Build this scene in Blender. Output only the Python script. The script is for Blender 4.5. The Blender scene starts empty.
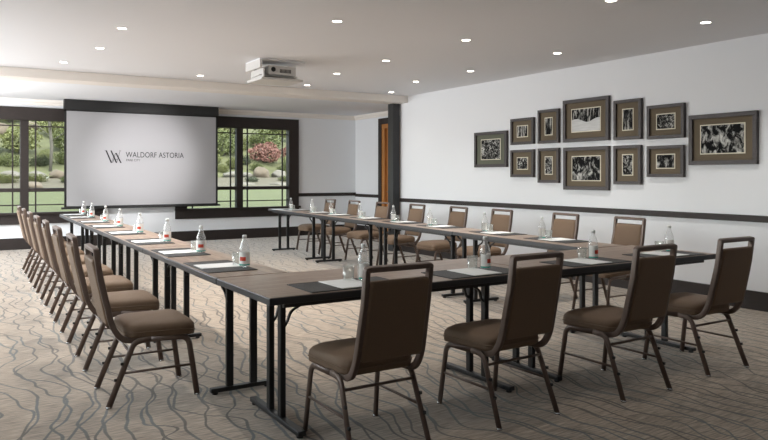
import bpy, bmesh, math, random
from mathutils import Vector, Matrix
random.seed(7)
C = bpy.context.scene.collection
PI = math.pi
# ------------------------------------------------------------------ camera
F = 696.0
YAW = math.atan(434.0 / F)
cam = bpy.data.cameras.new('camera')
cam.sensor_width = 36; cam.lens = F / 768 * 36; cam.shift_y = -44 / 768.0
cam.clip_start = 0.05; cam.clip_end = 300
camo = bpy.data.objects.new('camera', cam); C.objects.link(camo)
camo.location = (0, 0, 1.35); camo.rotation_euler = (PI / 2, 0, -YAW)
bpy.context.scene.camera = camo
# ------------------------------------------------------------------ world, sun, large lights, exposure
w = bpy.data.worlds.new('world'); bpy.context.scene.world = w; w.use_nodes = True
nt = w.node_tree; nt.nodes.clear()
sky = nt.nodes.new('ShaderNodeTexSky'); sky.sky_type = 'NISHITA'; sky.sun_disc = False
sky.sun_elevation = math.radians(55); sky.sun_rotation = math.radians(170); sky.air_density = 1.2; sky.dust_density = 2
bgn = nt.nodes.new('ShaderNodeBackground'); bgn.inputs[1].default_value = 0.85
wo = nt.nodes.new('ShaderNodeOutputWorld')
hs = nt.nodes.new('ShaderNodeHueSaturation'); hs.inputs['Saturation'].default_value = .4
nt.links.new(sky.outputs[0], hs.inputs['Color']); nt.links.new(hs.outputs[0], bgn.inputs[0]); nt.links.new(bgn.outputs[0], wo.inputs[0])
def light(name, kind, loc, rot, energy, color=(1, 1, 1), **kw):
    l = bpy.data.lights.new(name, kind); l.energy = energy; l.color = color
    for k, v in kw.items(): setattr(l, k, v)
    o = bpy.data.objects.new(name, l); C.objects.link(o); o.location = loc; o.rotation_euler = rot
    return o
light('sun', 'SUN', (0, 0, 20), (math.radians(32), 0, math.radians(12)), 1.9, (1, .95, .86), angle=.02)
for i, (yc, en) in enumerate(((4.6, 20), (8.4, 70), (12.2, 188))):
    light('window_daylight', 'AREA', (-1.46, yc, 1.62), (0, -PI / 2, 0), en, (.97, .985, 1.0), shape='RECTANGLE', size=1.75, size_y=2.9)
for xc, hw in ((1.16, 1.1), (5.30, 1.1)):
    light('window_daylight', 'AREA', (xc, 14.62, 1.5), (-PI / 2, 0, 0), 1, shape='RECTANGLE', size=2.2, size_y=1.7).data.cycles.is_portal = True
vs = bpy.context.scene.view_settings
vs.view_transform = 'Standard'; vs.look = 'None'; vs.exposure = 0.34; vs.gamma = 1; vs.use_curve_mapping = False

# ------------------------------------------------------------------ materials
def lin(c): return tuple(((x / 255) / 12.92 if x / 255 <= .04045 else ((x / 255 + .055) / 1.055) ** 2.4) for x in c) + (1,)
def mat(name, rgb, rough=.6, metal=0, noise=0, nscale=20, bump=0, bscale=200, spec=.5, stretch=(1, 1, 1)):
    m = bpy.data.materials.new(name); m.use_nodes = True
    n = m.node_tree.nodes; L = m.node_tree.links; b = n['Principled BSDF']
    b.inputs['Base Color'].default_value = lin(rgb); b.inputs['Roughness'].default_value = rough
    b.inputs['Metallic'].default_value = metal; b.inputs['Specular IOR Level'].default_value = spec
    if noise or bump:
        tc = n.new('ShaderNodeTexCoord'); mp = n.new('ShaderNodeMapping'); mp.inputs['Scale'].default_value = stretch
        L.new(tc.outputs['Object'], mp.inputs[0])
    if noise:
        t = n.new('ShaderNodeTexNoise'); t.inputs['Scale'].default_value = nscale; t.inputs['Detail'].default_value = 4
        L.new(mp.outputs[0], t.inputs[0])
        mx = n.new('ShaderNodeMix'); mx.data_type = 'RGBA'
        a = lin(rgb)
        mx.inputs[6].default_value = tuple(v * (1 - noise) for v in a[:3]) + (1,)
        mx.inputs[7].default_value = tuple(min(1, v * (1 + noise)) for v in a[:3]) + (1,)
        L.new(t.outputs[0], mx.inputs[0]); L.new(mx.outputs[2], b.inputs['Base Color'])
    if bump:
        t2 = n.new('ShaderNodeTexNoise'); t2.inputs['Scale'].default_value = bscale
        L.new(mp.outputs[0], t2.inputs[0])
        bp = n.new('ShaderNodeBump'); bp.inputs['Strength'].default_value = bump; bp.inputs['Distance'].default_value = .004
        L.new(t2.outputs[0], bp.inputs['Height']); L.new(bp.outputs[0], b.inputs['Normal'])
    return m
def emis(name, rgb, s):
    m = bpy.data.materials.new(name); m.use_nodes = True; b = m.node_tree.nodes['Principled BSDF']
    b.inputs['Base Color'].default_value = lin(rgb)
    b.inputs['Emission Color'].default_value = lin(rgb); b.inputs['Emission Strength'].default_value = s
    return m
def glass(name, rgb=(255, 255, 255), rough=0, thin=False, milk=.06):
    m = bpy.data.materials.new(name); m.use_nodes = True; n = m.node_tree.nodes; L = m.node_tree.links
    n.remove(n['Principled BSDF']); out = n['Material Output']
    tr = n.new('ShaderNodeBsdfTransparent'); tr.inputs[0].default_value = lin(rgb)
    gl = n.new('ShaderNodeBsdfGlossy'); gl.inputs['Roughness'].default_value = .04
    lw = n.new('ShaderNodeLayerWeight'); lw.inputs[0].default_value = .12 if thin else .2
    mx = n.new('ShaderNodeMixShader')
    L.new(lw.outputs['Fresnel' if thin else 'Facing'], mx.inputs[0]); L.new(tr.outputs[0], mx.inputs[1]); L.new(gl.outputs[0], mx.inputs[2])
    df = n.new('ShaderNodeBsdfDiffuse'); df.inputs[0].default_value = lin((232, 232, 230))
    m2 = n.new('ShaderNodeMixShader'); m2.inputs[0].default_value = 0 if thin else milk
    L.new(mx.outputs[0], m2.inputs[1]); L.new(df.outputs[0], m2.inputs[2])
    L.new(m2.outputs[0], out.inputs[0])
    return m
M = {}
M['wall'] = mat('white_painted_plaster', (236, 238, 241), .75, bump=.12, bscale=90)
M['ceiling'] = mat('ceiling_paint', (236, 237, 240), .8, bump=.08, bscale=60)
M['beam'] = mat('beam_paint', (238, 232, 225), .75)
M['rearwall'] = mat('dark_wood_panelling', (96, 78, 62), .6, noise=.3, nscale=6, stretch=(1, 1, .2))
M['trim'] = mat('espresso_stained_wood', (42, 34, 31), .6, noise=.35, nscale=9, stretch=(1, 1, 6), bump=.1, bscale=60)
M['post'] = mat('charcoal_painted_wood', (44, 44, 45), .5, noise=.25, nscale=20, stretch=(4, 4, .4))
M['oak'] = mat('oak_door', (176, 118, 62), .45, noise=.3, nscale=12, stretch=(4, 4, .4))
M['black'] = mat('black_powder_coat', (24, 25, 27), .42, noise=.1, nscale=40)
M['edge'] = mat('table_edge_vinyl', (44, 46, 49), .42, noise=.1, nscale=30)
M['frame'] = mat('bronze_chair_frame', (98, 82, 73), .4, metal=.2, noise=.12, nscale=40)
M['chrome'] = mat('chrome_glide', (200, 200, 200), .2, metal=1)
M['fabric'] = mat('taupe_vinyl_upholstery', (108, 86, 66), .68, noise=.12, nscale=160, bump=.35, bscale=420)
M['mat'] = mat('charcoal_leather', (30, 32, 33), .5, noise=.15, nscale=80, bump=.2, bscale=400)
M['paper'] = mat('white_paper', (224, 224, 222), .8, noise=.02)
M['cap'] = mat('white_cap', (226, 228, 226), .4, noise=.02)
M['labelw'] = mat('white_label', (232, 230, 226), .5, noise=.02)
M['red'] = mat('label_red', (206, 70, 46), .5, noise=.05)
M['teal'] = mat('label_teal', (60, 160, 145), .5, noise=.05)
M['glass'] = glass('clear_glass', (252, 254, 253), milk=.03)
M['bottle'] = glass('clear_bottle', (255, 255, 255), milk=.16)
M['pane'] = glass('window_glass', (246, 250, 248), thin=True)
M['screen'] = mat('projection_screen', (164, 163, 165), .85, noise=.01)
M['ink'] = mat('black_ink', (26, 26, 28), .8, noise=.05)
M['white_plastic'] = mat('white_plastic', (215, 213, 210), .45, noise=.03)
M['grey_plastic'] = mat('grey_plastic', (150, 148, 146), .45, noise=.05)
M['darkvoid'] = mat('dark_plastic', (30, 30, 30), .6, noise=.1)
M['lamp'] = emis('lamp_glow', (255, 244, 226), 14)
M['pframe'] = mat('weathered_dark_wood_frame', (66, 60, 60), .5, noise=.45, nscale=30, stretch=(1, 3, 3), bump=.2, bscale=120)
M['pframe_edge'] = mat('dark_frame_edge', (34, 31, 31), .5, noise=.2, nscale=30)
M['matboard'] = mat('olive_linen_matboard', (104, 92, 74), .8, noise=.08, nscale=200)
M['matboard2'] = mat('grey_green_linen_matboard', (96, 98, 84), .8, noise=.08, nscale=200)
M['fillet'] = mat('cream_fillet', (226, 220, 200), .6, noise=.03)
M['grass'] = mat('lawn_grass', (72, 75, 39), .9, noise=.35, nscale=5, bump=.4, bscale=60)
M['soil'] = mat('hillside_ground_cover', (79, 79, 49), .95, noise=.55, nscale=1.6, bump=.5, bscale=20)
M['gravel'] = mat('gravel_soil', (79, 72, 56), .95, noise=.5, nscale=9, bump=.6, bscale=30)
M['rock'] = mat('sandstone', (93, 82, 69), .9, noise=.3, nscale=3, bump=.7, bscale=12)
M['rock2'] = mat('pale_sandstone', (98, 93, 85), .9, noise=.3, nscale=3, bump=.7, bscale=12)
M['leaf_a'] = mat('green_leaf', (79, 84, 43), .6, noise=.35, nscale=6)
M['leaf_b'] = mat('pale_green_leaf', (96, 98, 53), .6, noise=.35, nscale=6)
M['leaf_c'] = mat('dark_green_leaf', (53, 58, 36), .6, noise=.35, nscale=6)
M['leaf_r'] = mat('reddish_leaf', (110, 72, 62), .6, noise=.4, nscale=6)
M['bark'] = mat('grey_bark', (84, 79, 71), .9, noise=.3, nscale=10, stretch=(4, 4, .5), bump=.5, bscale=30)

def wood_top():
    m = mat('walnut_laminate', (128, 108, 92), .34)
    n = m.node_tree.nodes; L = m.node_tree.links; b = n['Principled BSDF']
    tc = n.new('ShaderNodeTexCoord'); mp = n.new('ShaderNodeMapping'); mp.inputs['Scale'].default_value = (1.2, 22, 1)
    L.new(tc.outputs['Object'], mp.inputs[0])
    t = n.new('ShaderNodeTexNoise'); t.inputs['Scale'].default_value = 2.2; t.inputs['Detail'].default_value = 6; t.inputs['Distortion'].default_value = .8
    L.new(mp.outputs[0], t.inputs[0])
    cr = n.new('ShaderNodeValToRGB'); e = cr.color_ramp.elements
    e[0].position = .3; e[0].color = lin((116, 96, 82)); e[1].position = .72; e[1].color = lin((160, 140, 124))
    L.new(t.outputs[0], cr.inputs[0]); L.new(cr.outputs[0], b.inputs['Base Color'])
    t2 = n.new('ShaderNodeTexNoise'); t2.inputs['Scale'].default_value = 30
    L.new(tc.outputs['Object'], t2.inputs[0])
    mr = n.new('ShaderNodeMapRange'); mr.inputs[3].default_value = .28; mr.inputs[4].default_value = .42
    L.new(t2.outputs[0], mr.inputs[0]); L.new(mr.outputs[0], b.inputs['Roughness'])
    return m
M['top'] = wood_top()

def carpet():
    m = mat('patterned_carpet', (140, 120, 102), .95, spec=.1)
    p = m.node_tree.nodes['Principled BSDF']; p.inputs['Sheen Weight'].default_value = .4; p.inputs['Sheen Roughness'].default_value = .45; p.inputs['Sheen Tint'].default_value = (.88, .86, .82, 1)
    n = m.node_tree.nodes; L = m.node_tree.links; b = n['Principled BSDF']
    tc = n.new('ShaderNodeTexCoord')
    # two families of wavering lengthwise strands that meet and part again
    sp = n.new('ShaderNodeSeparateXYZ'); L.new(tc.outputs['Object'], sp.inputs[0])
    def math_(op, a, b=None, c=None):
        q = n.new('ShaderNodeMath'); q.operation = op
        for k, v in enumerate((a, b, c)):
            if v is None: continue
            if isinstance(v, (int, float)): q.inputs[k].default_value = v
            else: L.new(v, q.inputs[k])
        return q.outputs[0]
    nw = n.new('ShaderNodeTexNoise'); nw.inputs['Scale'].default_value = 2.2
    L.new(tc.outputs['Object'], nw.inputs[0])
    half = math_('MULTIPLY_ADD', nw.outputs[0], .016, .003)
    def strands(freq, amp, scale, off, det):
        us = []
        for dx in (0, .02):
            m1 = n.new('ShaderNodeMapping'); m1.inputs['Scale'].default_value = scale; m1.inputs['Location'].default_value = (off + dx * scale[0], off * 1.7, 0)
            L.new(tc.outputs['Object'], m1.inputs[0])
            z = n.new('ShaderNodeTexNoise'); z.noise_dimensions = '2D'; z.inputs['Scale'].default_value = 1; z.inputs['Detail'].default_value = det; z.inputs['Roughness'].default_value = .45
            L.new(m1.outputs[0], z.inputs[0])
            us.append(math_('ADD', math_('MULTIPLY_ADD', sp.outputs[0], freq, dx * freq), math_('MULTIPLY', z.outputs[0], amp)))
        grad = math_('MAXIMUM', math_('ABSOLUTE', math_('DIVIDE', math_('SUBTRACT', us[1], us[0]), .02)), 1.6)
        d = math_('DIVIDE', math_('ABSOLUTE', math_('SUBTRACT', math_('FRACT', us[0]), .5)), grad)
        v = n.new('ShaderNodeMapRange'); v.interpolation_type = 'SMOOTHSTEP'; v.inputs[1].default_value = .45; v.inputs[2].default_value = 1.0; v.inputs[3].default_value = 1; v.inputs[4].default_value = 0
        L.new(math_('DIVIDE', d, half), v.inputs[0]); return v.outputs[0]
    s1 = strands(6.8, 3.2, (1.1, 1.4, 0), 3.0, 1.8); s2 = strands(5.3, 3.8, (.9, 1.2, 0), 11.0, 1.8)
    vein_out = math_('MAXIMUM', s1, s2)
    # base: ribbed tweed
    mp2 = n.new('ShaderNodeMapping'); mp2.inputs['Scale'].default_value = (9, 95, 1)
    L.new(tc.outputs['Object'], mp2.inputs[0])
    n2 = n.new('ShaderNodeTexNoise'); n2.inputs['Scale'].default_value = 1; n2.inputs['Detail'].default_value = 3
    L.new(mp2.outputs[0], n2.inputs[0])
    cr = n.new('ShaderNodeValToRGB'); e = cr.color_ramp.elements
    e[0].position = .3; e[0].color = lin((98, 86, 75)); e[1].position = .7; e[1].color = lin((172, 155, 136))
    L.new(n2.outputs[0], cr.inputs[0])
    # veins change between slate blue and dark brown
    n3 = n.new('ShaderNodeTexNoise'); n3.inputs['Scale'].default_value = 1.3
    L.new(tc.outputs['Object'], n3.inputs[0])
    cv = n.new('ShaderNodeValToRGB'); e = cv.color_ramp.elements
    e[0].position = .42; e[0].color = lin((58, 50, 44)); e[1].position = .58; e[1].color = lin((70, 78, 80))
    L.new(n3.outputs[0], cv.inputs[0])
    mx = n.new('ShaderNodeMix'); mx.data_type = 'RGBA'
    fm = n.new('ShaderNodeMath'); fm.operation = 'MULTIPLY'; fm.inputs[1].default_value = .88
    L.new(vein_out, fm.inputs[0])
    L.new(fm.outputs[0], mx.inputs[0]); L.new(cr.outputs[0], mx.inputs[6]); L.new(cv.outputs[0], mx.inputs[7])
    L.new(mx.outputs[2], b.inputs['Base Color'])
    bp = n.new('ShaderNodeBump'); bp.inputs['Strength'].default_value = .4; bp.inputs['Distance'].default_value = .004
    L.new(n2.outputs[0], bp.inputs['Height']); L.new(bp.outputs[0], b.inputs['Normal'])
    return m
M['carpet'] = carpet()

def art(name, sx, sz, seed, split):
    """black-and-white nature photograph: dark and light patches above, fine vertical growth below"""
    m = mat(name, (120, 120, 120), .7, spec=.15)
    n = m.node_tree.nodes; L = m.node_tree.links; b = n['Principled BSDF']
    tc = n.new('ShaderNodeNewGeometry')
    mp = n.new('ShaderNodeMapping'); mp.inputs['Scale'].default_value = (1, sx, sz); mp.inputs['Location'].default_value = (seed, seed, 0)
    L.new(tc.outputs['Position'], mp.inputs[0])
    t = n.new('ShaderNodeTexNoise'); t.inputs['Scale'].default_value = 1; t.inputs['Detail'].default_value = 9; t.inputs['Roughness'].default_value = .68; t.inputs['Distortion'].default_value = split
    L.new(mp.outputs[0], t.inputs[0])
    cr = n.new('ShaderNodeValToRGB'); e = cr.color_ramp.elements
    e[0].position = .49; e[0].color = lin((12, 12, 13)); e[1].position = .66; e[1].color = lin((215, 215, 210))
    L.new(t.outputs[0], cr.inputs[0]); L.new(cr.outputs[0], b.inputs['Base Color'])
    return m
M['art_fine'] = art('print_meadow', 16, 10, 3.1, .6)
M['art_trunks'] = art('print_forest', 30, 6, 8.4, .2)
M['art_leaves'] = art('print_foliage', 20, 20, 5.7, 1.5)
M['art_snow_dark'] = art('print_dark_forest', 34, 8, 1.2, .3)
M['art_snow'] = mat('print_snow', (196, 196, 194), .35, noise=.25, nscale=6, stretch=(1, 1, 8))

# ------------------------------------------------------------------ mesh helpers
def bx(bm, x0, x1, y0, y1, z0, z1, bev=0, seg=2):
    r = bmesh.ops.create_cube(bm, size=1)
    vsx = r['verts']
    for v in vsx:
        v.co = Vector(((x0 + x1) / 2 + v.co.x * (x1 - x0), (y0 + y1) / 2 + v.co.y * (y1 - y0), (z0 + z1) / 2 + v.co.z * (z1 - z0)))
    if bev:
        es = list({e for v in vsx for e in v.link_edges})
        bmesh.ops.bevel(bm, geom=es, offset=bev, segments=seg, affect='EDGES', profile=.5)
def BM(): return bmesh.new()
def box(*a, **k):
    b = BM(); bx(b, *a, **k); return b
def fillet(pts, r, n=5):
    P = [Vector(p) for p in pts]; out = [P[0]]
    for i in range(1, len(P) - 1):
        rr = r[i] if isinstance(r, (list, tuple)) else r
        a, b, c = P[i - 1], P[i], P[i + 1]
        d1 = (a - b); d2 = (c - b); k = min(rr, d1.length * .49, d2.length * .49)
        if k < 1e-5: out.append(b); continue
        p1 = b + d1.normalized() * k; p2 = b + d2.normalized() * k
        for j in range(n + 1):
            t = j / n; out.append(p1 * (1 - t) ** 2 + b * 2 * t * (1 - t) + p2 * t * t)
    out.append(P[-1]); return out
def sweep(bm, pts, prof, ref=(1, 0, 0), closed=False):
    """prof: list of (a,b); a runs along ref-ish side vector, b along the other"""
    P = [Vector(p) for p in pts]; ref = Vector(ref); rings = []
    N = len(P)
    for i in range(N):
        if closed: t = P[(i + 1) % N] - P[i - 1]
        else: t = P[min(i + 1, N - 1)] - P[max(i - 1, 0)]
        t.normalize()
        s = ref - t * ref.dot(t)
        if s.length < 1e-4: s = Vector((0, 0, 1)) - t * t.z
        s.normalize(); u = t.cross(s)
        rings.append([bm.verts.new(P[i] + s * a + u * b) for a, b in prof])
    K = len(prof)
    for i in range(N if closed else N - 1):
        r0, r1 = rings[i], rings[(i + 1) % N]
        for j in range(K):
            f = bm.faces.new((r0[j], r0[(j + 1) % K], r1[(j + 1) % K], r1[j])); f.smooth = True
    if not closed:
        bm.faces.new(rings[0][::-1]); bm.faces.new(rings[-1])
def circ(ra, rb=None, n=10): 
    rb = rb or ra
    return [(ra * math.cos(2 * PI * i / n), rb * math.sin(2 * PI * i / n)) for i in range(n)]
def rrect(a, b, r=.004):
    o = []
    for cx, cy, st in ((a - r, b - r, 0), (-a + r, b - r, 90), (-a + r, -b + r, 180), (a - r, -b + r, 270)):
        for k in (0, 45, 90):
            t = math.radians(st + k); o.append((cx + r * math.cos(t), cy + r * math.sin(t)))
    return o
def lathe(bm, prof, n=20, cx=0, cy=0, cap=True):
    rings = []
    for r, z in prof:
        rings.append([bm.verts.new((cx + r * math.cos(2 * PI * i / n), cy + r * math.sin(2 * PI * i / n), z)) for i in range(n)])
    for a, b in zip(rings, rings[1:]):
        for j in range(n):
            f = bm.faces.new((a[j], a[(j + 1) % n], b[(j + 1) % n], b[j])); f.smooth = True
    if cap:
        bm.faces.new(rings[0][::-1]); bm.faces.new(rings[-1])
def outline(wf, wb, d, r, n=6):
    """rounded trapezoid, front (+y) half width wf, back half width wb, half depth d"""
    o = []
    for (cx, cy, st) in ((wf - r, d - r, 0), (-wf + r, d - r, 90), (-wb + r, -d + r, 180), (wb - r, -d + r, 270)):
        for k in range(n + 1):
            t = math.radians(st + 90 * k / n); o.append((cx + r * math.cos(t), cy + r * math.sin(t)))
    return o
def cushion(bm, wf, wb, d, r, layers, fn):
    """layers: (inset, height); fn maps (x,y,h) to a point"""
    rings = []
    for ins, h in layers:
        ol = outline(max(wf - ins, .01), max(wb - ins, .01), max(d - ins, .01), max(r - ins * .4, .006))
        rings.append([bm.verts.new(fn(x, y, h)) for x, y in ol])
    K = len(rings[0])
    for a, b in zip(rings, rings[1:]):
        for j in range(K):
            f = bm.faces.new((a[j], a[(j + 1) % K], b[(j + 1) % K], b[j])); f.smooth = True
    f = bm.faces.new(rings[0][::-1]); f = bm.faces.new(rings[-1]); f.smooth = True
def obj(name, bm, m, parent=None, smooth=False):
    bmesh.ops.recalc_face_normals(bm, faces=bm.faces)
    me = bpy.data.meshes.new(name); bm.to_mesh(me); bm.free()
    for x in (m if isinstance(m, (list, tuple)) else [m]): me.materials.append(x)
    if smooth:
        for p in me.polygons: p.use_smooth = True
    o = bpy.data.objects.new(name, me); C.objects.link(o)
    if parent: o.parent = parent
    return o
def thing(name, label, cat, loc=(0, 0, 0), rz=0, group=None, kind=None):
    o = bpy.data.objects.new(name, None); o.empty_display_size = .1; C.objects.link(o)
    o.location = loc; o.rotation_euler = (0, 0, rz); tag(o, label, cat, group, kind); return o
def tag(o, label=None, cat=None, group=None, kind=None):
    if label: o['label'] = label
    if cat: o['category'] = cat
    if group: o['group'] = group
    if kind: o['kind'] = kind
    return o
def struct(name, bm, m, label=None, cat=None, parent=None):
    o = obj(name, bm, m, parent)
    if not parent: tag(o, label, cat, None, 'structure')
    return o
def copy_tree(o, parent=None):
    c = o.copy(); C.objects.link(c)
    if parent: c.parent = parent
    for ch in list(o.children): copy_tree(ch, c)
    return c

# ------------------------------------------------------------------ the room shell
XL, XR, YB, YF, ZC, XA, YBM = -1.6, 6.9, 14.4, -3.0, 2.77, 8.18, 10.52
struct('floor', box(XL - .2, XA + .2, YF - .2, YB + .2, -.12, 0), M['carpet'], 'tan carpet with slate blue branching vein pattern', 'floor')
struct('ceiling', box(XL - .4, XA + .4, YF - .4, YB + .5, ZC, ZC + .3), M['ceiling'], 'flat pale grey ceiling with rows of recessed lights', 'ceiling')
struct('wall_right', box(XR, XR + .15, YF - .2, YBM, 0, ZC), M['wall'], 'white right wall hung with framed photographs', 'wall')
struct('wall_alcove_return', box(XR + .15, XA + .2, YBM - .15, YBM, 0, ZC), M['wall'], 'short white wall behind the charcoal post', 'wall')
b = BM()
bx(b, XA, XA + .2, YBM, 12.0, 0, ZC); bx(b, XA, XA + .2, 13.17, YB + .2, 0, ZC); bx(b, XA, XA + .2, 12.0, 13.17, 2.52, ZC)
struct('wall_alcove_right', b, M['wall'], 'white side wall at the far corner with tall door', 'wall')
struct('wall_rear', box(XL - .2, XR + .15, YF - .2, YF, 0, ZC), M['wall'], 'plain white wall behind the camera', 'wall')
# back wall with two window openings
W1 = (-.22, 2.547); W2 = (3.921, 6.685); WZ0, WZ1 = .465, 2.62
b = BM()
bx(b, XL - .2, XA, YB, YB + .2, 0, WZ0 + .05); bx(b, XL - .2, XA, YB, YB + .2, WZ1 - .05, ZC)
for a, c in ((XL - .2, W1[0] + .05), (W1[1] - .05, W2[0] + .05), (W2[1] - .05, XA)): bx(b, a, c, YB, YB + .2, WZ0 + .05, WZ1 - .05)
struct('wall_back', b, M['wall'], 'white back wall with two dark framed windows behind projection screen', 'wall')
# left wall with three window openings
b = BM(); ys = [YF - .2, 3.1, 6.1, 6.9, 9.9, 10.7, 13.7, YB]
bx(b, XL - .2, XL, YF - .2, YB, 0, .7); bx(b, XL - .2, XL, YF - .2, YB, 2.5, ZC)
for i in range(0, 8, 2): bx(b, XL - .2, XL, ys[i], ys[i + 1], .7, 2.5)
struct('wall_left', b, M['wall'], 'white left wall with daylight windows', 'wall')
# beam, corner post, crown, chair rails, baseboards
struct('trim_1', box(XL, XR, 10.26, 10.66, 2.65, ZC, bev=.006), M['beam'], 'cream ceiling beam crossing the room above the far tables', 'beam')
b = BM(); bx(b, 6.73, 6.88, 10.49, 10.66, 0, 2.65, bev=.005)
struct('trim_2', b, M['post'], 'tall charcoal square post at the end of right wall', 'post')
b = BM()
for z0, z1, d in ((2.67, 2.715, .04), (2.715, 2.77, .08)):
    bx(b, XL, XA, YB - d, YB, z0, z1, bev=.005); bx(b, XA - d, XA, YBM, YB - d, z0, z1, bev=.005)
struct('trim_3', b, M['beam'], 'cream crown moulding along the back wall and alcove', 'moulding')
struct('trim_4', box(XR - .028, XR, YF, YBM - .03, .886, .953, bev=.006), M['trim'], 'dark wood chair rail along the right wall', 'chair rail')
b = BM(); bx(b, W2[1], XA, YB - .028, YB, .886, .96, bev=.006); bx(b, XA - .028, XA, 13.31, YB - .03, .86, .93, bev=.006)
struct('trim_5', b, M['trim'], 'black chair rail beside the right window on back wall', 'chair rail')
struct('baseboard_right', box(XR - .025, XR, YF, YBM, 0, .19, bev=.006), M['trim'], 'tall dark baseboard along the right wall', 'baseboard')
struct('baseboard_back', box(XL, XA, YB - .025, YB, 0, .21, bev=.006), M['trim'], 'tall dark baseboard along the back wall', 'baseboard')
struct('baseboard_left', box(XL, XL + .025, YF, YB - .03, 0, .2, bev=.006), M['trim'], 'dark baseboard along the left wall', 'baseboard')
b = BM(); bx(b, XA - .025, XA, YBM, 11.87, 0, .2, bev=.006); bx(b, XA - .025, XA, 13.31, YB - .03, 0, .2, bev=.006)
struct('baseboard_alcove', b, M['trim'], 'dark baseboard in the far right corner', 'baseboard')

def window(name, x0, x1, label):
    t = thing(name, label, 'window', ((x0 + x1) / 2, YB, WZ0), kind='structure')
    hw = (x1 - x0) / 2; H = WZ1 - WZ0; ci = .24
    b = BM()
    bx(b, -hw, hw, -.05, .12, H - .24, H, bev=.006); bx(b, -hw, hw, -.06, .12, 0, .18, bev=.006)
    bx(b, -hw, -hw + ci, -.05, .12, .18, H - .24, bev=.006); bx(b, hw - ci, hw, -.05, .12, .18, H - .24, bev=.006)
    obj('window_frame', b, M['trim'], t)
    obj('window_sill', box(-hw - .02, hw + .02, -.12, -.05, .17, .215, bev=.006), M['trim'], t)
    obj('mullion', box(-.07, .07, -.03, .1, .18, H - .24, bev=.005), M['trim'], t)
    b = BM()
    for s in (-1, 1):
        a, c = (s * .07, s * (hw - ci)) if s > 0 else (s * (hw - ci), s * .07)
        bx(b, a, c, -.02, .1, .59, .66, bev=.004)
    obj('transom_bar', b, M['trim'], t)
    b = BM()
    for s in (-1, 1):
        for xx in (.19, hw - ci - .13): bx(b, s * xx - .012, s * xx + .012, .02, .05, .18, H - .24)
        a, c = sorted((s * .07, s * (hw - ci)))
        bx(b, a, c, .022, .048, .335, .357); bx(b, a, c, .022, .048, 1.80, 1.822)
    obj('muntin', b, M['trim'], t)
    for s in (-1, 1):
        a, c = sorted((s * .07, s * (hw - ci)))
        obj('glass_pane', box(a, c, .06, .066, .18, H - .24), M['pane'], t)
    return t
window('window_1', *W1, 'dark framed window left of the screen overlooking green garden')
window('window_2', *W2, 'dark framed window right of the screen overlooking red shrub and boulder')
for i, yc in enumerate((4.6, 8.4, 12.2)):
    t = thing('window_%d' % (i + 3), 'side window on the left wall', 'window', (XL, yc, .7), kind='structure')
    b = BM(); bx(b, -.15, .03, -1.56, 1.56, -.06, .05); bx(b, -.15, .03, -1.56, 1.56, 1.75, 1.86)
    for yy in (-1.51, 0, 1.51): bx(b, -.15, .03, yy - .05, yy + .05, .05, 1.75)
    obj('window_frame', b, M['trim'], t); obj('glass_pane', box(-.12, -.11, -1.46, 1.46, .05, 1.75), M['pane'], t)
# door in the alcove
t = thing('door_1', 'tall oak door with dark frame behind the charcoal post', 'door', (XA, 12.6, 0), kind='structure')
b = BM(); bx(b, -.05, .12, .57, .69, 0, 2.63, bev=.005); bx(b, -.05, .12, -.73, -.61, 0, 2.63, bev=.005); bx(b, -.05, .12, -.61, .57, 2.5, 2.63, bev=.005)
obj('door_frame', b, M['trim'], t)
b = BM(); bx(b, -.03, .1, .45, .57, 0, 2.5, bev=.004); bx(b, -.03, .1, -.61, -.5, 0, 2.5, bev=.004); bx(b, -.03, .1, -.5, .45, 2.4, 2.5, bev=.004)
obj('door_lining', b, M['oak'], t)
d = obj('door_leaf', box(.03, .075, -.5, .45, .01, 2.4, bev=.003), M['oak'], t)
b = BM(); sweep(b, fillet([(.03, .36, 1.0), (-.03, .36, 1.0), (-.03, .25, 1.0)], .015), circ(.009), ref=(0, 0, 1)); obj('door_handle', b, M['chrome'], d)

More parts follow.
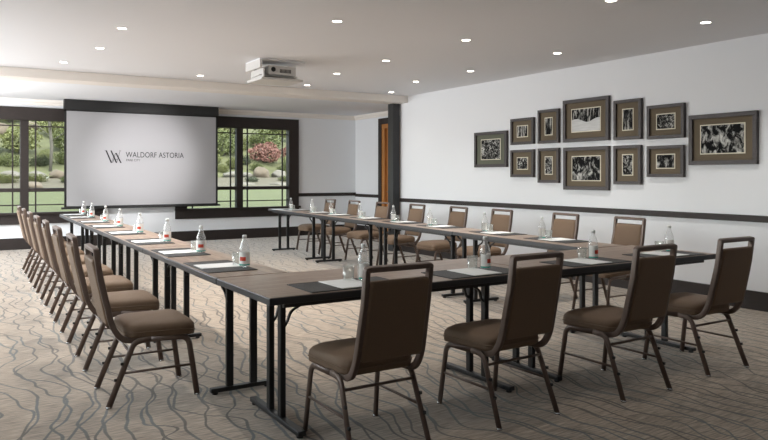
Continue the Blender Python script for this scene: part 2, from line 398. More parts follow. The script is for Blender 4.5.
# ------------------------------------------------------------------ ceiling lights
cans = [(1.4, 7.0), (1.41, 8.22), (1.2, 9.47), (3.0, 9.72), (4.73, 9.85), (3.01, 5.64), (4.55, 8.53), (4.55, 7.25), (6.33, 9.92), (5.94, 8.62), (4.57, 5.71), (5.97, 7.37), (5.95, 5.76), (4.53, 3.8), (5.92, 3.88)]
canl = ['nearest in the left line of three', 'middle of the left line of three', 'farthest left, near the cream beam', 'in front of the beam, left of the projector', 'in front of the beam, right of the projector',
        'alone between the projector and the camera', 'second from the beam in the middle line', 'third from the beam in the middle line', 'in front of the beam beside the charcoal post', 'second from the post in the right wall line',
        'centre of the ceiling, right of the projector', 'third from the post in the right wall line', 'above the two largest stacked pictures', 'cut by the top edge of the view', 'nearest the camera in the right wall line']
can0 = None
for (x, y), lb in list(zip(cans, canl)) + [((x, y), None) for x, y in ((1.4, 3.8), (3, 3.8), (1.4, 5.7), (1.4, 1.8), (3, 1.8), (4.55, 1.8), (5.95, 1.8), (3, 7.3))]:
    pw = (6 if x < 5.5 else 30) if y < 3 else (22 if x < 5.5 else 45) if y < 5 else (100 if x < 3.5 else 130 if x < 5.5 else 50) if y < 6.5 else (150 if x < 3.5 else 55 if x < 5.5 else 14) if y < 9 else (125 if x < 3.5 else 90 if x < 5.5 else 6)
    if not lb:
        light('downlight', 'SPOT', (x, y, ZC - .02), (0, 0, 0), pw, (1, .97, .93), spot_size=math.radians(110), spot_blend=.9, shadow_soft_size=.04); continue
    if can0 is None:
        can0 = t = thing('ceiling_light', '', 'ceiling light', (x, y, ZC), group='recessed ceiling lights')
        b = BM(); lathe(b, [(.062, -.004), (.043, -.004), (.041, -.0015), (.062, -.0001)], 24, cap=False)
        obj('trim_ring', b, M['ceiling'], t)
        b = BM(); lathe(b, [(.042, -.0035), (.0001, -.0035)], 24, cap=False)
        obj('lamp_lens', b, M['lamp'], t)
    else:
        t = copy_tree(can0); t.location = (x, y, ZC)
    t['label'] = 'small round recessed ceiling light, ' + lb
    light('downlight', 'SPOT', (x, y, ZC - .02), (0, 0, 0), pw, (1, .97, .93), spot_size=math.radians(110), spot_blend=.9, shadow_soft_size=.04)

# ------------------------------------------------------------------ projection screen
SY = 14.0
t = thing('projection_screen', 'large hanging projection screen showing hotel logo on pale grey', 'projector screen', (3.235, SY, 0))
obj('housing', box(-1.455, 1.455, -.06, .08, 2.575, 2.766, bev=.006), M['darkvoid'], t)
b = BM()
bx(b, -1.45, -1.405, -.004, .004, .79, 2.575); bx(b, 1.41, 1.45, -.004, .004, .79, 2.575); bx(b, -1.45, 1.45, -.004, .004, 2.54, 2.575); bx(b, -1.45, 1.45, -.004, .004, .77, .80)
obj('border', b, M['darkvoid'], t)
obj('projection_surface', box(-1.41, 1.41, -.006, .002, .79, 2.555), M['screen'], t)
obj('weight_bar', box(-1.5, 1.5, -.02, .02, .735, .775, bev=.008), M['darkvoid'], t)
def text(s, size, x, z, parent, name, bold=.0, sx=1.0):
    cu = bpy.data.curves.new(name, 'FONT'); cu.body = s; cu.size = size; cu.extrude = .0006; cu.offset = bold; cu.space_character = 1.03
    to = bpy.data.objects.new(name, cu); C.objects.link(to)
    bpy.context.view_layer.update()
    me = bpy.data.meshes.new_from_object(to.evaluated_get(bpy.context.evaluated_depsgraph_get()))
    C.objects.unlink(to); bpy.data.objects.remove(to)
    o = bpy.data.objects.new(name, me); C.objects.link(o); me.materials.clear(); me.materials.append(M['ink'])
    o.parent = parent; o.location = (x, -.0075, z); o.rotation_euler = (PI / 2, 0, 0); o.scale = (sx, 1, 1)
    return o
tx = text('WALDORF ASTORIA', .148, -.365, 1.712, t, 'logo_text', sx=.80)
tx2 = text('PARK CITY', .062, -.36, 1.635, t, 'logo_subtitle', sx=.85)
tx['label'] = 'black hotel name lettering'; tx2['label'] = 'small black city lettering'
b = BM()
def par(xt, xb, wd, z0=1.60, z1=1.835):
    vv = [b.verts.new(p) for p in ((xb, -.0075, z0), (xb + wd, -.0075, z0), (xt + wd, -.0075, z1), (xt, -.0075, z1))]
    b.faces.new(vv)
mx0 = -.735
par(mx0, mx0 + .095, .026); par(mx0 + .155, mx0 + .108, .006, 1.60, 1.76)
par(mx0 + .088, mx0 + .188, .026); par(mx0 + .262, mx0 + .200, .007)
par(mx0 + .180, mx0 + .126, .009, 1.60, 1.79); par(mx0 + .155, mx0 + .155, .06, 1.665, 1.673); par(mx0 + .178, mx0 + .268, .026, 1.60, 1.79)
par(mx0 - .012, mx0 - .012, .045, 1.83, 1.836); par(mx0 + .245, mx0 + .245, .04, 1.83, 1.836)
b2 = bmesh.ops.extrude_face_region(b, geom=b.faces[:])
for v in [g for g in b2['geom'] if isinstance(g, bmesh.types.BMVert)]: v.co.y -= .001
obj('logo_monogram', b, M['ink'], t)['label'] = 'black slanted two letter monogram'

# ------------------------------------------------------------------ projector on a ceiling lift
t = thing('projector_lift', 'white ceiling lift box lowered around a projector', 'projector mount', (3.45, 8.1, 0))
b = BM(); bx(b, -.30, .30, -.24, .24, 2.755, 2.768, bev=.003); obj('ceiling_plate', b, M['ceiling'], t)
b = BM(); bx(b, -.30, -.27, -.24, .24, 2.655, 2.755, bev=.003); bx(b, -.24, -.22, -.2, .2, 2.53, 2.66)
obj('side_panel', b, M['white_plastic'], t)
b = BM(); bx(b, -.28, .27, -.24, .24, 2.515, 2.545, bev=.005); obj('tray', b, M['white_plastic'], t)
for sx in (-.21, .235):
    obj('hanger_strap', box(sx - .01, sx + .01, .12, .17, 2.545, 2.755, bev=.002), M['grey_plastic'], t)
obj('upper_shelf', box(-.27, .24, -.14, .16, 2.575, 2.585), M['white_plastic'], t)
t = thing('projector', 'light grey projector with vents sitting in the ceiling lift', 'projector', (3.45, 8.06, 2.5855))
obj('body', box(-.17, .20, -.15, .13, .0, .115, bev=.015, seg=3), M['white_plastic'], t)
b = BM()
for k in range(9): bx(b, -.02 + k * .017, -.01 + k * .017, -.153, -.148, .03, .075)
obj('vent', b, M['darkvoid'], t)
b = BM(); lathe(b, [(.026, 0), (.03, .012), (.022, .014), (.0005, .006)], 16, cap=False)
bmesh.ops.transform(b, matrix=Matrix.Translation((-.11, -.15, .065)) @ Matrix.Rotation(PI / 2, 4, 'X'), verts=b.verts); obj('port_panel', b, M['darkvoid'], t)
b = BM(); lathe(b, [(.04, 0), (.042, .03), (.03, .032), (.0005, .024)], 18, cap=False)
bmesh.ops.transform(b, matrix=Matrix.Translation((.03, .128, .06)) @ Matrix.Rotation(-PI / 2, 4, 'X'), verts=b.verts); obj('lens', b, M['darkvoid'], t)
pdir = Vector((3.235 - 3.48, SY - 8.40, 1.64 - 2.53))
light('projector_beam', 'SPOT', (3.48, 8.40, 2.53), pdir.to_track_quat('-Z', 'Y').to_euler(), 1000, (1, .98, .99), spot_size=math.radians(26), spot_blend=1, shadow_soft_size=.03)

# ------------------------------------------------------------------ framed photographs on the right wall
pics = [ # y0,y1,z0,z1, art, opening fraction (w,h), label
 (7.639, 8.373, 1.482, 2.014, 'art_leaves', .66, .66, 'leftmost framed photograph, grey-green mat with pale tangled foliage', 'matboard2'),
 (7.091, 7.557, 1.797, 2.168, 'art_trunks', .52, .5, 'small framed photograph of trunks, upper one right beside the leftmost picture', 'matboard'),
 (7.091, 7.557, 1.334, 1.722, 'art_leaves', .52, .5, 'small framed photograph of foliage, lower one right beside the leftmost picture', 'matboard'),
 (6.62, 7.008, 1.793, 2.251, 'art_trunks', .40, .58, 'narrow upright framed photograph, upper left of the large snowy picture', 'matboard'),
 (6.62, 7.008, 1.258, 1.727, 'art_leaves', .40, .58, 'narrow upright framed photograph, lower row left of the large picture', 'matboard'),
 (5.791, 6.543, 1.791, 2.341, 'snow', .70, .62, 'large framed photograph of snowy ground under dark forest, top of the display', 'matboard'),
 (5.791, 6.536, 1.172, 1.722, 'art_fine', .70, .66, 'large framed photograph of meadow and dark trees, bottom of the display', 'matboard'),
 (5.318, 5.718, 1.786, 2.265, 'art_trunks', .44, .6, 'upright framed photograph of slim trunks, upper right of the large snowy picture', 'matboard'),
 (5.324, 5.718, 1.249, 1.718, 'art_leaves', .44, .6, 'upright framed photograph of stream, lower row right of the large picture', 'matboard'),
 (4.757, 5.241, 1.775, 2.161, 'art_leaves', .56, .52, 'landscape framed photograph of grasses, upper one beside the rightmost picture', 'matboard'),
 (4.762, 5.241, 1.337, 1.696, 'art_fine', .56, .52, 'landscape framed photograph of brush, lower one beside the rightmost picture', 'matboard'),
 (3.94, 4.701, 1.47, 2.01, 'art_fine', .72, .66, 'rightmost and widest framed photograph, meadow under dark trees', 'matboard')]
for (y0, y1, z0, z1, am, fw, fh, lb, mb) in pics:
    yc, zc = (y0 + y1) / 2, (z0 + z1) / 2; hw, hh = (y1 - y0) / 2, (z1 - z0) / 2
    t = thing('framed_photograph', lb, 'framed picture', (XR, yc, zc), group='framed photographs on the right wall')
    fwd = .046 if hw > .35 else .038
    b = BM(); dp = .045
    bx(b, -dp, -.001, -hw, hw, hh - fwd, hh, bev=.003); bx(b, -dp, -.001, -hw, hw, -hh, -hh + fwd, bev=.003)
    bx(b, -dp, -.001, -hw, -hw + fwd, -hh + fwd, hh - fwd, bev=.003); bx(b, -dp, -.001, hw - fwd, hw, -hh + fwd, hh - fwd, bev=.003)
    obj('picture_frame', b, M['pframe'], t)
    iw, ih = hw - fwd, hh - fwd
    obj('matboard', box(-.022, -.004, -iw, iw, -ih, ih), M[mb], t)
    aw, ah = iw * fw, ih * fh
    obj('fillet', box(-.026, -.0221, -aw - .011, aw + .011, -ah - .011, ah + .011), M['fillet'], t)
    if am == 'snow':
        b = BM(); N = 24
        top = [(-aw + 2 * aw * i / N, -ah * .08 + ah * .12 * math.sin(i * .35 + 1) + ah * .25 * abs(i / N - .45)) for i in range(N + 1)]
        for i in range(N):
            (ya, za), (yb_, zb) = top[i], top[i + 1]
            f1 = [b.verts.new(p) for p in ((-.0275, ya, -ah), (-.0275, yb_, -ah), (-.0275, yb_, zb), (-.0275, ya, za))]; b.faces.new(f1)
        p = obj('photograph', box(-.027, -.0262, -aw, aw, -ah, ah), M['art_snow_dark'], t)
        obj('snow_image', b, M['art_snow'], p)
    else:
        obj('photograph', box(-.027, -.0262, -aw, aw, -ah, ah), M[am], t)

# ------------------------------------------------------------------ folding tables
def folding_table(name, L, Wd, label, loc, rz, group, foot):
    """long axis along local y, width along local x, centred"""
    t = thing(name, label, 'table', loc, rz, group)
    hl, hw = L / 2 - .003, Wd / 2
    obj('edge_band', box(-hw, hw, -hl, hl, .712, .748, bev=.004), M['edge'], t)
    o = obj('tabletop', box(-hw + .006, hw - .006, -hl + .006, hl - .006, .747, .7505), M['top_turn'] if Wd < .6 else M['top'], t)
    obj('apron_rail', (lambda b: (bx(b, -hw + .05, -hw + .075, -hl + .1, hl - .1, .685, .712), bx(b, hw - .075, hw - .05, -hl + .1, hl - .1, .685, .712), b)[-1])(BM()), M['black'], t)
    for s in (-1, 1):
        yy = s * (hl - .205)
        lg = BM()
        bx(lg, -foot / 2, foot / 2, yy - .022, yy + .022, .012, .04, bev=.005)
        for q in (-1, 1):
            bx(lg, q * .078 - .022, q * .078 + .022, yy - .016, yy + .016, .04, .70, bev=.004)
        bx(lg, -.12, .12, yy - .016, yy + .016, .68, .71, bev=.003)
        l = obj('leg', lg, M['black'], t)
        for q in (-1, 1):
            b = BM()
            pts = fillet([(q * .078, yy - s * .016, .53), (q * .078, yy - s * .035, .555), (q * .084, yy - s * .05, .61), (q * .085, yy - s * .135, .65), (q * .085, yy - s * .15, .70)], .04)
            sweep(b, pts, rrect(.010, .005, .002), ref=(1, 0, 0))
            obj('folding_brace', b, M['black'], l)
        b = BM()
        for q in (-1, 1):
            lathe(b, [(.018, 0), (.018, .013)], 12, cx=q * (foot / 2 - .03), cy=yy)
        obj('foot_pad', b, M['darkvoid'], l)
    return t
m = M['top'].copy(); M['top_turn'] = m; m.name = 'walnut_laminate_lengthwise'
for n in m.node_tree.nodes:
    if n.type == 'MAPPING': n.inputs['Scale'].default_value = (22, 1.2, 1)
n_ = M['top'].node_tree.nodes
for n in n_:
    if n.type == 'MAPPING': n.inputs['Scale'].default_value = (22, 1.2, 1)
ROT_L = -math.atan(.118 / 7.9)        # the left row leans slightly to +x
ROT_R = -math.atan(.43 / 7.9)
def xl(y): return 1.328 + .118 * (y - 3.99) / 7.9     # outer (chair side) edge of left row
def xr(y): return 4.955 + .43 * (y - 3.99) / 7.9      # outer (chair side) edge of right row
ordn = ['nearest the camera', 'second from the near corner', 'third from the near corner', 'farthest, at the screen end']
for k in range(4):
    y = 3.995 + 1.972 * (k + .5)
    folding_table('folding_table', 1.972, .46, 'narrow wood-top folding table in left row, ' + ordn[k], (xl(y) + .23, y, 0), ROT_L, 'narrow folding tables of the left row', .40)
ordr = ['joined to the wide front tables', 'second from the front tables', 'third from the front tables', 'farthest, near the right window']
for k in range(4):
    y = 3.995 + 1.972 * (k + .5)
    folding_table('folding_table', 1.972, .46, 'narrow wood-top folding table in right row, ' + ordr[k], (xr(y) - .23, y + .008, 0), ROT_R, 'narrow folding tables of the right row', .44)
for k, lb in enumerate(('wide wood-top folding table at the front left corner of the U', 'wide wood-top folding table at the front right of the U')):
    folding_table('folding_table', 1.85, .80, lb, (1.325 + 1.85 * (k + .5), 3.59, 0), PI / 2, 'wide folding tables across the front', .68)

# ------------------------------------------------------------------ banquet chairs
def make_chair():
    t = thing('banquet_chair', 'x', 'chair')
    def seat_fn(x, y, h):
        cz = .016 * max(0, 1 - (x / .22) ** 2) * (h > .04)
        drop = -.018 * max(0, (y - .10) / .11) ** 2
        return (x, y + .042, .380 + h + cz + drop)
    b = BM()
    cushion(b, .225, .205, .213, .07, [(.02, 0), (.004, .006), (0, .02), (.003, .037), (0, .046), (.004, .066), (.018, .079), (.05, .086), (.12, .089), (.19, .090)], seat_fn)
    s = obj('seat', b, M['fabric'], t)
    b = BM()
    ol = outline(.226, .206, .214, .07)
    sweep(b, [seat_fn(x, y, .037) for x, y in ol], circ(.004, n=6), ref=(0, 0, 1), closed=True)
    obj('welt', b, M['fabric'], s)
    # back: y from -.215 at z=.38 up to -.318 at z=.92
    def back_y(z): return -.225 - .098 * min(1, max(0, (z - .42) / .45)) ** .9
    zt = .916; wt, wb = .179, .186
    b = BM()
    pts = [(-wb + .01, -.06, .372), (-wb, -.18, .375), (-wb, -.235, .46), (-wt, -.30, .75), (-wt, -.322, zt), (wt, -.322, zt), (wt, -.30, .75), (wb, -.235, .46), (wb, -.18, .375), (wb - .01, -.06, .372)]
    path = fillet(pts, [0, .05, .06, .03, .006, .006, .03, .06, .05, 0], 4)
    # frame of the sweep: keep the section upright against the back plane
    sweep(b, path, rrect(.0165, .013, .003), ref=(0, 1, .2))
    obj('back_frame', b, M['frame'], t)
    zc0 = .664; hh = .197
    def back_fn(x, yy, h):
        z = zc0 + yy
        return (x, back_y(z) + .02 * 0 + (h - .022), z)
    b = BM()
    cushion(b, .168, .174, hh, .02, [(.012, -.004), (.002, 0), (0, .008), (0, .03), (.006, .04), (.03, .047), (.09, .05), (.15, .051)], back_fn)
    obj('backrest', b, M['fabric'], t)
    for sx in (-1, 1):
        b = BM()   # front leg with its half of the bent side rail
        sweep(b, fillet([(sx * .205, -.02, .372), (sx * .205, .205, .366), (sx * .218, .256, .004)], [0, .055, 0], 6), circ(.012, .018), ref=(1, 0, 0))
        l = obj('leg', b, M['frame'], t)
        b = BM(); lathe(b, [(.016, 0), (.016, .008), (.011, .012)], 12, cx=sx * .218, cy=.257); obj('glide', b, M['chrome'], l)
        b = BM()   # rear leg
        sweep(b, fillet([(sx * .205, -.02, .372), (sx * .205, -.115, .368), (sx * .222, -.26, .004)], [0, .07, 0], 6), circ(.012, .018), ref=(1, 0, 0))
        l = obj('leg', b, M['frame'], t)
        b = BM(); lathe(b, [(.016, 0), (.016, .008), (.011, .012)], 12, cx=sx * .222, cy=-.261); obj('glide', b, M['chrome'], l)
        for zz in (.15, .24):
            b = BM(); bx(b, sx * .2175 - .006, sx * .2175 + .006, -.166 - (.24 - zz) * .4 - .027, -.166 - (.24 - zz) * .4 - .012, zz, zz + .015)
            obj('stacking_bumper', b, M['darkvoid'], l)
        b = BM(); sweep(b, [(sx * .212, .230, .19), (sx * .213, -.187, .19)], circ(.0075, n=8), ref=(1, 0, 0)); obj('stretcher', b, M['frame'], t)
    b = BM(); sweep(b, [(-.207, -.142, .315), (.207, -.142, .315)], circ(.008, n=8), ref=(0, 0, 1)); obj('stretcher', b, M['frame'], t)
    b = BM(); sweep(b, [(-.205, .17, .366), (.205, .17, .366)], circ(.008, n=8), ref=(0, 0, 1)); obj('stretcher', b, M['frame'], t)
    return t
chair0 = make_chair(); used = [False]
def put_chair(x, y, rz, label, group):
    o = copy_tree(chair0) if used[0] else chair0
    used[0] = True
    o.location = (x, y, 0); o.rotation_euler = (0, 0, rz); o['label'] = label; o['group'] = group
    return o
for x, y, r, lb in ((1.815, 3.095, .0, 'leftmost of the four front chairs with backs to camera, nearest'), (2.695, 3.085, .03, 'second from left of the four front chairs with backs to camera'),
                    (3.635, 3.035, .01, 'third from left of the four front chairs with backs to camera'), (4.56, 3.08, -.01, 'rightmost of the four front chairs, beside the right wall')):
    put_chair(x, y, r, 'brown upholstered banquet chair, ' + lb, 'chairs along the front tables')
on8 = ['nearest the camera', 'second nearest the camera', 'third nearest the camera', 'fourth nearest the camera', 'fourth from the screen end', 'third from the screen end', 'second from the screen end', 'last at the screen end']
LY = [4.49, 5.40, 6.33, 7.26, 8.19, 9.12, 10.05, 10.98]
for k, y in enumerate(LY):
    put_chair(1.045 + .118 * (y - 4.4) / 7.9, y, -PI / 2 + ROT_L + random.uniform(-.02, .02), 'taupe banquet chair in the left row, ' + on8[k], 'chairs along the left row of tables')
on8r = ['nearest the camera', 'second nearest the camera', 'third nearest the camera', 'fourth nearest the camera', 'first beyond the middle of the row', 'third from the far end, by the oak door', 'second from the far end', 'last at the window end']
RY = [4.72, 5.59, 6.67, 7.56, 8.56, 9.53, 10.49, 11.39]
for k, y in enumerate(RY):
    put_chair(5.58 + .04 * k / 7, y, PI / 2 + random.uniform(-.03, .03), 'brown banquet chair against the right side, ' + on8r[k], 'chairs along the right row of tables')

# ------------------------------------------------------------------ place settings
def make_bottle():
    t = thing('water_bottle', 'x', 'bottle')
    b = BM(); lathe(b, [(.028, 0), (.033, .004), (.034, .02), (.034, .105), (.032, .125), (.022, .155), (.013, .178), (.0125, .19)], 20)
    obj('bottle_body', b, M['bottle'], t)
    def patch(z0, z1, a0, a1, r, n=14):
        b = BM()
        for i in range(n):
            t0 = a0 + (a1 - a0) * i / n; t1 = a0 + (a1 - a0) * (i + 1) / n
            b.faces.new([b.verts.new((r * math.cos(q), r * math.sin(q), z)) for q, z in ((t0, z0), (t1, z0), (t1, z1), (t0, z1))])
        bmesh.ops.remove_doubles(b, verts=b.verts, dist=1e-5)
        return b
    lb = obj('bottle_label', patch(.022, .098, -1.9, 1.9, .0346), M['labelw'], t)
    obj('red_logo', patch(.042, .068, -.62, .62, .0351), M['red'], lb)
    obj('teal_band', patch(.012, .021, -1.9, 1.9, .0346), M['teal'], t)
    b = BM(); lathe(b, [(.0145, .188), (.0145, .207), (.012, .209)], 16); obj('bottle_cap', b, M['cap'], t)
    return t
def make_glass():
    b = BM(); lathe(b, [(.028, 0), (.030, .004), (.0345, .088), (.0325, .088), (.0285, .012), (.0005, .010)], 24)
    o = obj('drinking_glass', b, M['glass']); tag(o, 'x', 'glass'); return o
def make_pad():
    b = BM(); bx(b, -.105, .105, -.14, .14, 0, .004, bev=.001)
    o = obj('notepad', b, M['paper']); tag(o, 'x', 'notepad'); return o
def make_mat():
    t = thing('desk_mat', 'x', 'desk mat')
    obj('mat_base', box(-.29, .29, -.16, .16, 0, .004, bev=.0015), M['mat'], t)
    b = BM(); sweep(b, [(x, y, .0042) for x, y in outline(.283, .283, .153, .01, 3)], circ(.0011, n=4), ref=(0, 0, 1), closed=True); obj('stitching', b, M['black'], t)
    return t
proto = dict(b=make_bottle(), g=make_glass(), p=make_pad(), m=make_mat()); first = dict(b=1, g=1, p=1, m=1)
def dup(k, loc, rz, label, group):
    o = proto[k] if first[k] else copy_tree(proto[k]); first[k] = 0
    o.location = loc; o.rotation_euler = (0, 0, rz); o['label'] = label; o['group'] = group
    return o
ZT = .7508
def setting(x, y, rz, where, row, bo=(.14, .235), go=(.06, .265), po=(0, .02)):
    """x,y: middle of the table edge in front of the seat; rz turns local +y towards the table's far side"""
    c, s = math.cos(rz), math.sin(rz)
    def at(a, b): return (x + a * c - b * s, y + a * s + b * c)
    dup('m', (*at(0, .175), ZT), rz, 'charcoal leather desk mat on the %s tables, %s' % (row, where), 'desk mats on the %s tables' % row)
    dup('p', (*at(po[0], .155 + po[1]), ZT + .0042), rz + random.uniform(-.03, .03), 'white notepad on dark mat, %s tables, %s' % (row, where), 'notepads on the %s tables' % row)
    dup('b', (*at(*bo), ZT + .0042), {'left row': -2.1, 'front': -1.2, 'right row': -.2}[row] + random.uniform(-.3, .3), 'clear water bottle with white label, %s tables, %s' % (row, where), 'water bottles on the %s tables' % row)
    dup('g', (*at(*go), ZT + .0042), rz, 'clear tumbler beside bottle, %s tables, %s' % (row, where), 'tumblers on the %s tables' % row)
fw = ['leftmost place', 'second place from left', 'third place from left', 'rightmost place']
for x, wn in zip((1.86, 2.76, 3.76, 4.62), fw): setting(x, 3.195, 0, wn, 'front')
onp = ['nearest the camera', 'second nearest', 'third nearest', 'fourth nearest', 'fourth from the screen end', 'third from the screen end', 'second from the screen end', 'last at the screen end']
for y, wn in zip((4.49, 5.47, 6.52, 7.66, 8.75, 9.72, 10.85, 11.66), onp):
    setting(xl(y), y, -PI / 2 + ROT_L, wn, 'left row', bo=(.13, .305), go=(.045, .285))
onr = onp[:4] + ['fourth from the window end', 'third from the window end', 'second from the window end', 'last at the window end']
for y, wn in zip((4.66, 5.55, 6.62, 7.50, 8.46, 9.45, 10.2, 11.15), onr):
    setting(xr(y), y, PI / 2 + ROT_R, wn, 'right row', bo=(.12, .25), go=(.04, .24))

# ------------------------------------------------------------------ garden outside
def gz(y):
    if y < 15: return .35
    if y < 23: return .35 + .075 * (y - 15)
    if y < 26: return .95 + .107 * (y - 23)
    return 1.27 + .26 * (y - 26)
def terrain(x0, x1, ys, bump, seed):
    b = BM(); random.seed(seed); nx = 40; rows = []
    for y in ys:
        rows.append([b.verts.new((x0 + (x1 - x0) * i / nx, y, gz(y) + random.uniform(-bump, bump))) for i in range(nx + 1)])
    for r0, r1 in zip(rows, rows[1:]):
        for i in range(nx): f = b.faces.new((r0[i], r0[i + 1], r1[i + 1], r1[i])); f.smooth = True
    return b
tag(obj('lawn', terrain(-22, 32, [14.75, 16, 18, 20, 22, 23.05], .0, 1), M['grass']), 'mown green lawn outside the windows', 'lawn', kind='structure')
tag(obj('hillside', terrain(-26, 45, [26.0, 27, 28.5, 30, 32, 34, 36, 38, 41], .1, 2), M['soil']), 'planted hillside rising behind the lawn', 'hillside', kind='structure')
tag(obj('planting_bed', terrain(-24, 36, [23.05, 24, 25, 26.05], .02, 5), M['gravel']), 'gravelly brown bed between lawn and hillside', 'planting bed', kind='structure')
def boulder_mesh(seed):
    random.seed(seed); b = BM(); bmesh.ops.create_icosphere(b, subdivisions=3, radius=1)
    cuts = [(Vector((random.gauss(0, 1), random.gauss(0, 1), random.gauss(0, .8))).normalized(), random.uniform(.62, .9)) for _ in range(12)]
    for v in b.verts:
        p = v.co.copy()
        for n, d in cuts:
            q = p.dot(n)
            if q > d: p -= n * (q - d) * .9
        v.co = p * (1 + random.uniform(-.015, .015))
    for f in b.faces: f.smooth = True
    return b
rocks = [(10.6, 26.2, .36, .3, .27, 'rock', 'large rounded tan boulder below the red shrub, right window'),
         (9.35, 26.3, .40, .25, .14, 'rock2', 'flat pale rock left of the large boulder, right window'), (10.02, 26.35, .24, .2, .12, 'rock2', 'small pale rock touching left side of the large boulder'),
         (11.35, 26.3, .36, .25, .17, 'rock2', 'pale rock right of the large boulder'), (12.2, 26.4, .36, .25, .16, 'rock', 'tan rock at the far right of the rock row'),
         (8.9, 23.9, .5, .3, .07, 'rock2', 'flat pale slab at the lawn edge, left in right window'), (10.35, 23.8, .42, .3, .08, 'rock2', 'flat pale slab at the lawn edge in front of large boulder'),
         (8.5, 26.3, .36, .25, .14, 'rock2', 'pale rock nearest the screen in the right window row'),
         (1.72, 26.2, .38, .25, .14, 'rock2', 'long pale rock at the left of the row, left window'), (2.45, 26.1, .33, .25, .15, 'rock2', 'pale rock in the middle of the row, left window'),
         (3.12, 26.2, .28, .25, .19, 'rock', 'tan rock right of the pale trunk, left window'), (3.8, 26.2, .34, .25, .18, 'rock', 'tan rock of the row hidden by screen edge'),
         (2.15, 23.6, .38, .25, .12, 'rock', 'low tan rock at the lawn edge, left window'), (1.75, 33.2, .5, .4, .26, 'rock', 'tan boulder high on slope, far left'), (2.9, 34.2, .42, .4, .22, 'rock', 'tan boulder high on slope, right of the far left one')]
rl = [r[6] for r in rocks]; rocks = [r[:6] for r in rocks]
for i, (x, y, a, c_, h, mm) in enumerate(rocks):
    b = boulder_mesh(20 + i); 
    for v in b.verts: v.co = Vector((v.co.x * a * 1.04, v.co.y * c_, v.co.z * h * 1.25 + h * .6))
    o = obj('boulder', b, M[mm]); o.location = (x, y, gz(y) - .05); tag(o, rl[i], 'boulder', 'boulders along the lawn')
def leaf_cloud(seed, rx, ry, rz, n, ls, cz):
    random.seed(seed); b = BM()
    for i in range(n):
        while 1:
            v = Vector((random.uniform(-1, 1), random.uniform(-1, 1), random.uniform(-1, 1)))
            if .25 < v.length < 1: break
        k = 1 + .18 * math.sin(5 * v.x + seed) * math.cos(4 * v.y - seed) + .1 * math.sin(9 * v.z)
        p = Vector((v.x * rx * k, v.y * ry * k, v.z * rz * k + cz))
        u = Vector((random.gauss(0, 1), random.gauss(0, 1), random.gauss(0, 1))).normalized(); w_ = u.orthogonal().normalized(); m_ = u.cross(w_) * .25
        s_ = ls * random.uniform(.6, 1.3)
        b.faces.new([b.verts.new(p - u * s_), b.verts.new(p + w_ * s_ * .45 + m_ * s_), b.verts.new(p + u * s_), b.verts.new(p - w_ * s_ * .45 + m_ * s_)])
    return b
def stems(h, n, spread, seed):
    random.seed(seed); b = BM()
    for i in range(n):
        a = random.uniform(0, 2 * PI); r = random.uniform(.2, 1) * spread
        sweep(b, [(0, 0, -.1), (r * .4 * math.cos(a), r * .4 * math.sin(a), h * .5), (r * math.cos(a), r * math.sin(a), h)], circ(.03, n=5), ref=(1, 0, 0))
    return b
shrub_protos = {}
def shrub(kind, x, y, sc, label, zoff=0):
    if kind not in shrub_protos:
        ml, sd = {'red': ('leaf_r', 5), 'pale': ('leaf_b', 6), 'green': ('leaf_a', 7), 'dark': ('leaf_c', 8)}[kind]
        t = thing('shrub', label, 'shrub', group='shrubs on the hillside')
        obj('foliage', leaf_cloud(sd, .9, .8, .55, 1500, .075, .6), M[ml], t); obj('stems', stems(.8, 9, .5, sd), M['bark'], t)
        shrub_protos[kind] = t
    else: t = copy_tree(shrub_protos[kind])
    t.location = (x, y, gz(y) - .05); t.scale = (sc[0], sc[0], sc[1]); t.rotation_euler = (0, 0, (x * 7 + y) % 6.2); t['label'] = label
S = [('red', 11.7, 28.5, (.84, .76), 'rust red bushy shrub above the large tan boulder'), ('green', 12.7, 31.2, (.85, .75), 'green dome shaped shrub behind the red shrub'),
     ('green', 10.25, 29.8, (.75, .85), 'green shrub at left of right window'), ('pale', 9.9, 27.5, (.42, .4), 'low pale plant left of the large tan boulder'), ('green', 10.75, 27.2, (.3, .3), 'tiny green plant just behind the large tan boulder'),
     ('red', 13.35, 29.3, (.6, .6), 'smaller rust shrub at right edge of right window'), ('green', 12.4, 27.5, (.4, .4), 'low green plant at right edge of right window'),
     ('pale', 11.35, 33.2, (1, 1), 'pale shrub high on slope at left of right window'), ('pale', 14.3, 33.5, (1, .9), 'pale shrub high on slope at right of right window'),
     ('green', 12.4, 36.5, (1.2, 1.1), 'green mass highest at left of right window'), ('dark', 16.4, 37.3, (1.2, 1.1), 'dark green mass highest at right of right window'), 
     ('green', 8.6, 28.6, (.6, .55), 'green shrub hidden by screen edge, right window'), ('green', 1.75, 27.6, (.45, .4), 'low green plant behind long pale rock'), ('dark', 2.75, 27.7, (.42, .35), 'low dark plant behind pale trunk'), ('green', 3.6, 27.9, (.45, .5), 'low green plant by the screen edge, left window'),
     ('pale', 2.25, 29.8, (.75, .8), 'pale green shrub in middle of left window'), ('green', 4.0, 30.2, (.75, .8), 'green shrub right part of left window'), ('green', .7, 30.6, (.65, .65), 'green shrub at the left edge of view'),
     ('pale', 3.9, 33, (.8, .8), 'pale shrub high on slope, right part of left window'), ('pale', 2.3, 36, (1.1, 1), 'pale mass high on slope, middle of left window'),
     ('green', 4.7, 37, (1.2, 1.1), 'green mass highest beside the screen'), ('pale', .4, 38.5, (1.3, 1.2), 'pale mass at the far left of garden')]
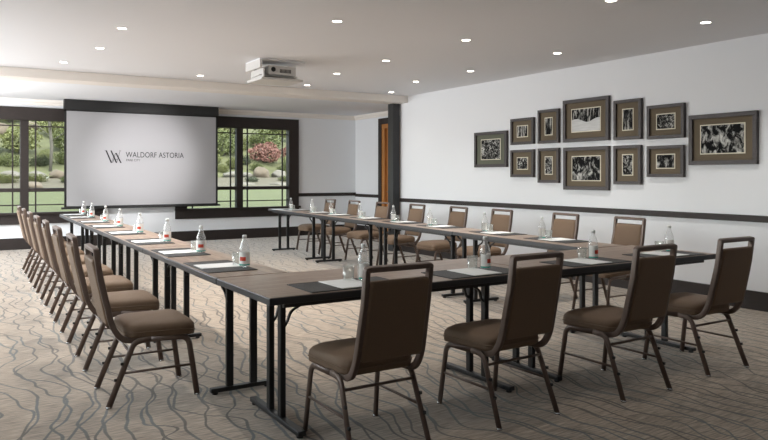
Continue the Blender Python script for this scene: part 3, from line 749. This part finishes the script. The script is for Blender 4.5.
S += [('pale', 9.2, 26.95, (.3, .28), 'tiny pale plant at left end of the rock row, right window'), ('dark', 10.85, 26.7, (.16, .2), 'tiny dark plant right behind the large boulder'), ('green', 11.75, 26.9, (.26, .26), 'tiny green plant behind the right pale rock'),
      ('dark', 10.6, 28.15, (.32, .36), 'small dark plant below left side of red shrub'), ('pale', 12.75, 28.4, (.3, .36), 'small pale plant below right side of red shrub'), ('pale', 9.4, 28.3, (.3, .36), 'pale plant on slope at left of right window'),
      ('pale', 11.2, 30.6, (.5, .6), 'pale plant on slope behind left of red shrub'), ('dark', 9.6, 24.7, (.28, .2), 'low dark plant in the bed, left in right window'), ('green', 11.0, 24.9, (.3, .2), 'low green plant in the bed, right in right window'),
      ('pale', 2.35, 24.9, (.4, .26), 'low pale plant in the bed, middle of left window'), ('green', 3.3, 24.7, (.35, .25), 'low green plant in the bed by the screen'), ('pale', 1.5, 24.8, (.4, .26), 'low pale plant in the bed at far left'),
      ('pale', 3.0, 28.6, (.28, .36), 'pale plant on slope right of the tree trunk'), ('dark', 1.3, 28.9, (.4, .45), 'dark plant on slope at left edge of view')]
for s_ in S:
    k = 1.12 if s_[2] > 29.5 else 1.05
    shrub(s_[0], s_[1], s_[2], (s_[3][0] * k, s_[3][1] * k), s_[4])
def tree(x, y, h, label, ml, seed, pale=False):
    t = thing('garden_tree', label, 'tree', (x, y, gz(y) - .1), group='trees on the hillside')
    random.seed(seed); b = BM()
    sweep(b, [(0, 0, 0), (.05, 0, h * .3), (-.04, .03, h * .62), (.02, 0, h)], circ(.055, n=8), ref=(1, 0, 0))
    obj('trunk', b, M['bark'], t); b = BM()
    for i in range(9):
        a = i * 2.4; z = h * (.35 + .06 * i)
        sweep(b, [(0, 0, z), (.5 * math.cos(a), .5 * math.sin(a), z + .35), (1.2 * math.cos(a), 1.2 * math.sin(a), z + .5)], circ(.014, n=5), ref=(0, 0, 1))
    obj('branches', b, M['bark'], t)
    obj('foliage', leaf_cloud(seed, 1.7, 1.5, h * .38, 1100, .06, h * .82), M[ml], t)
tree(2.98, 26.9, 3.3, 'young tree with pale grey trunk in the left window', 'leaf_b', 41)
tree(.2, 28.5, 4.0, 'leafy tree left of the left window view', 'leaf_a', 42)
tree(14.6, 30.5, 4.2, 'pale green tree at the far right of right window', 'leaf_b', 44)
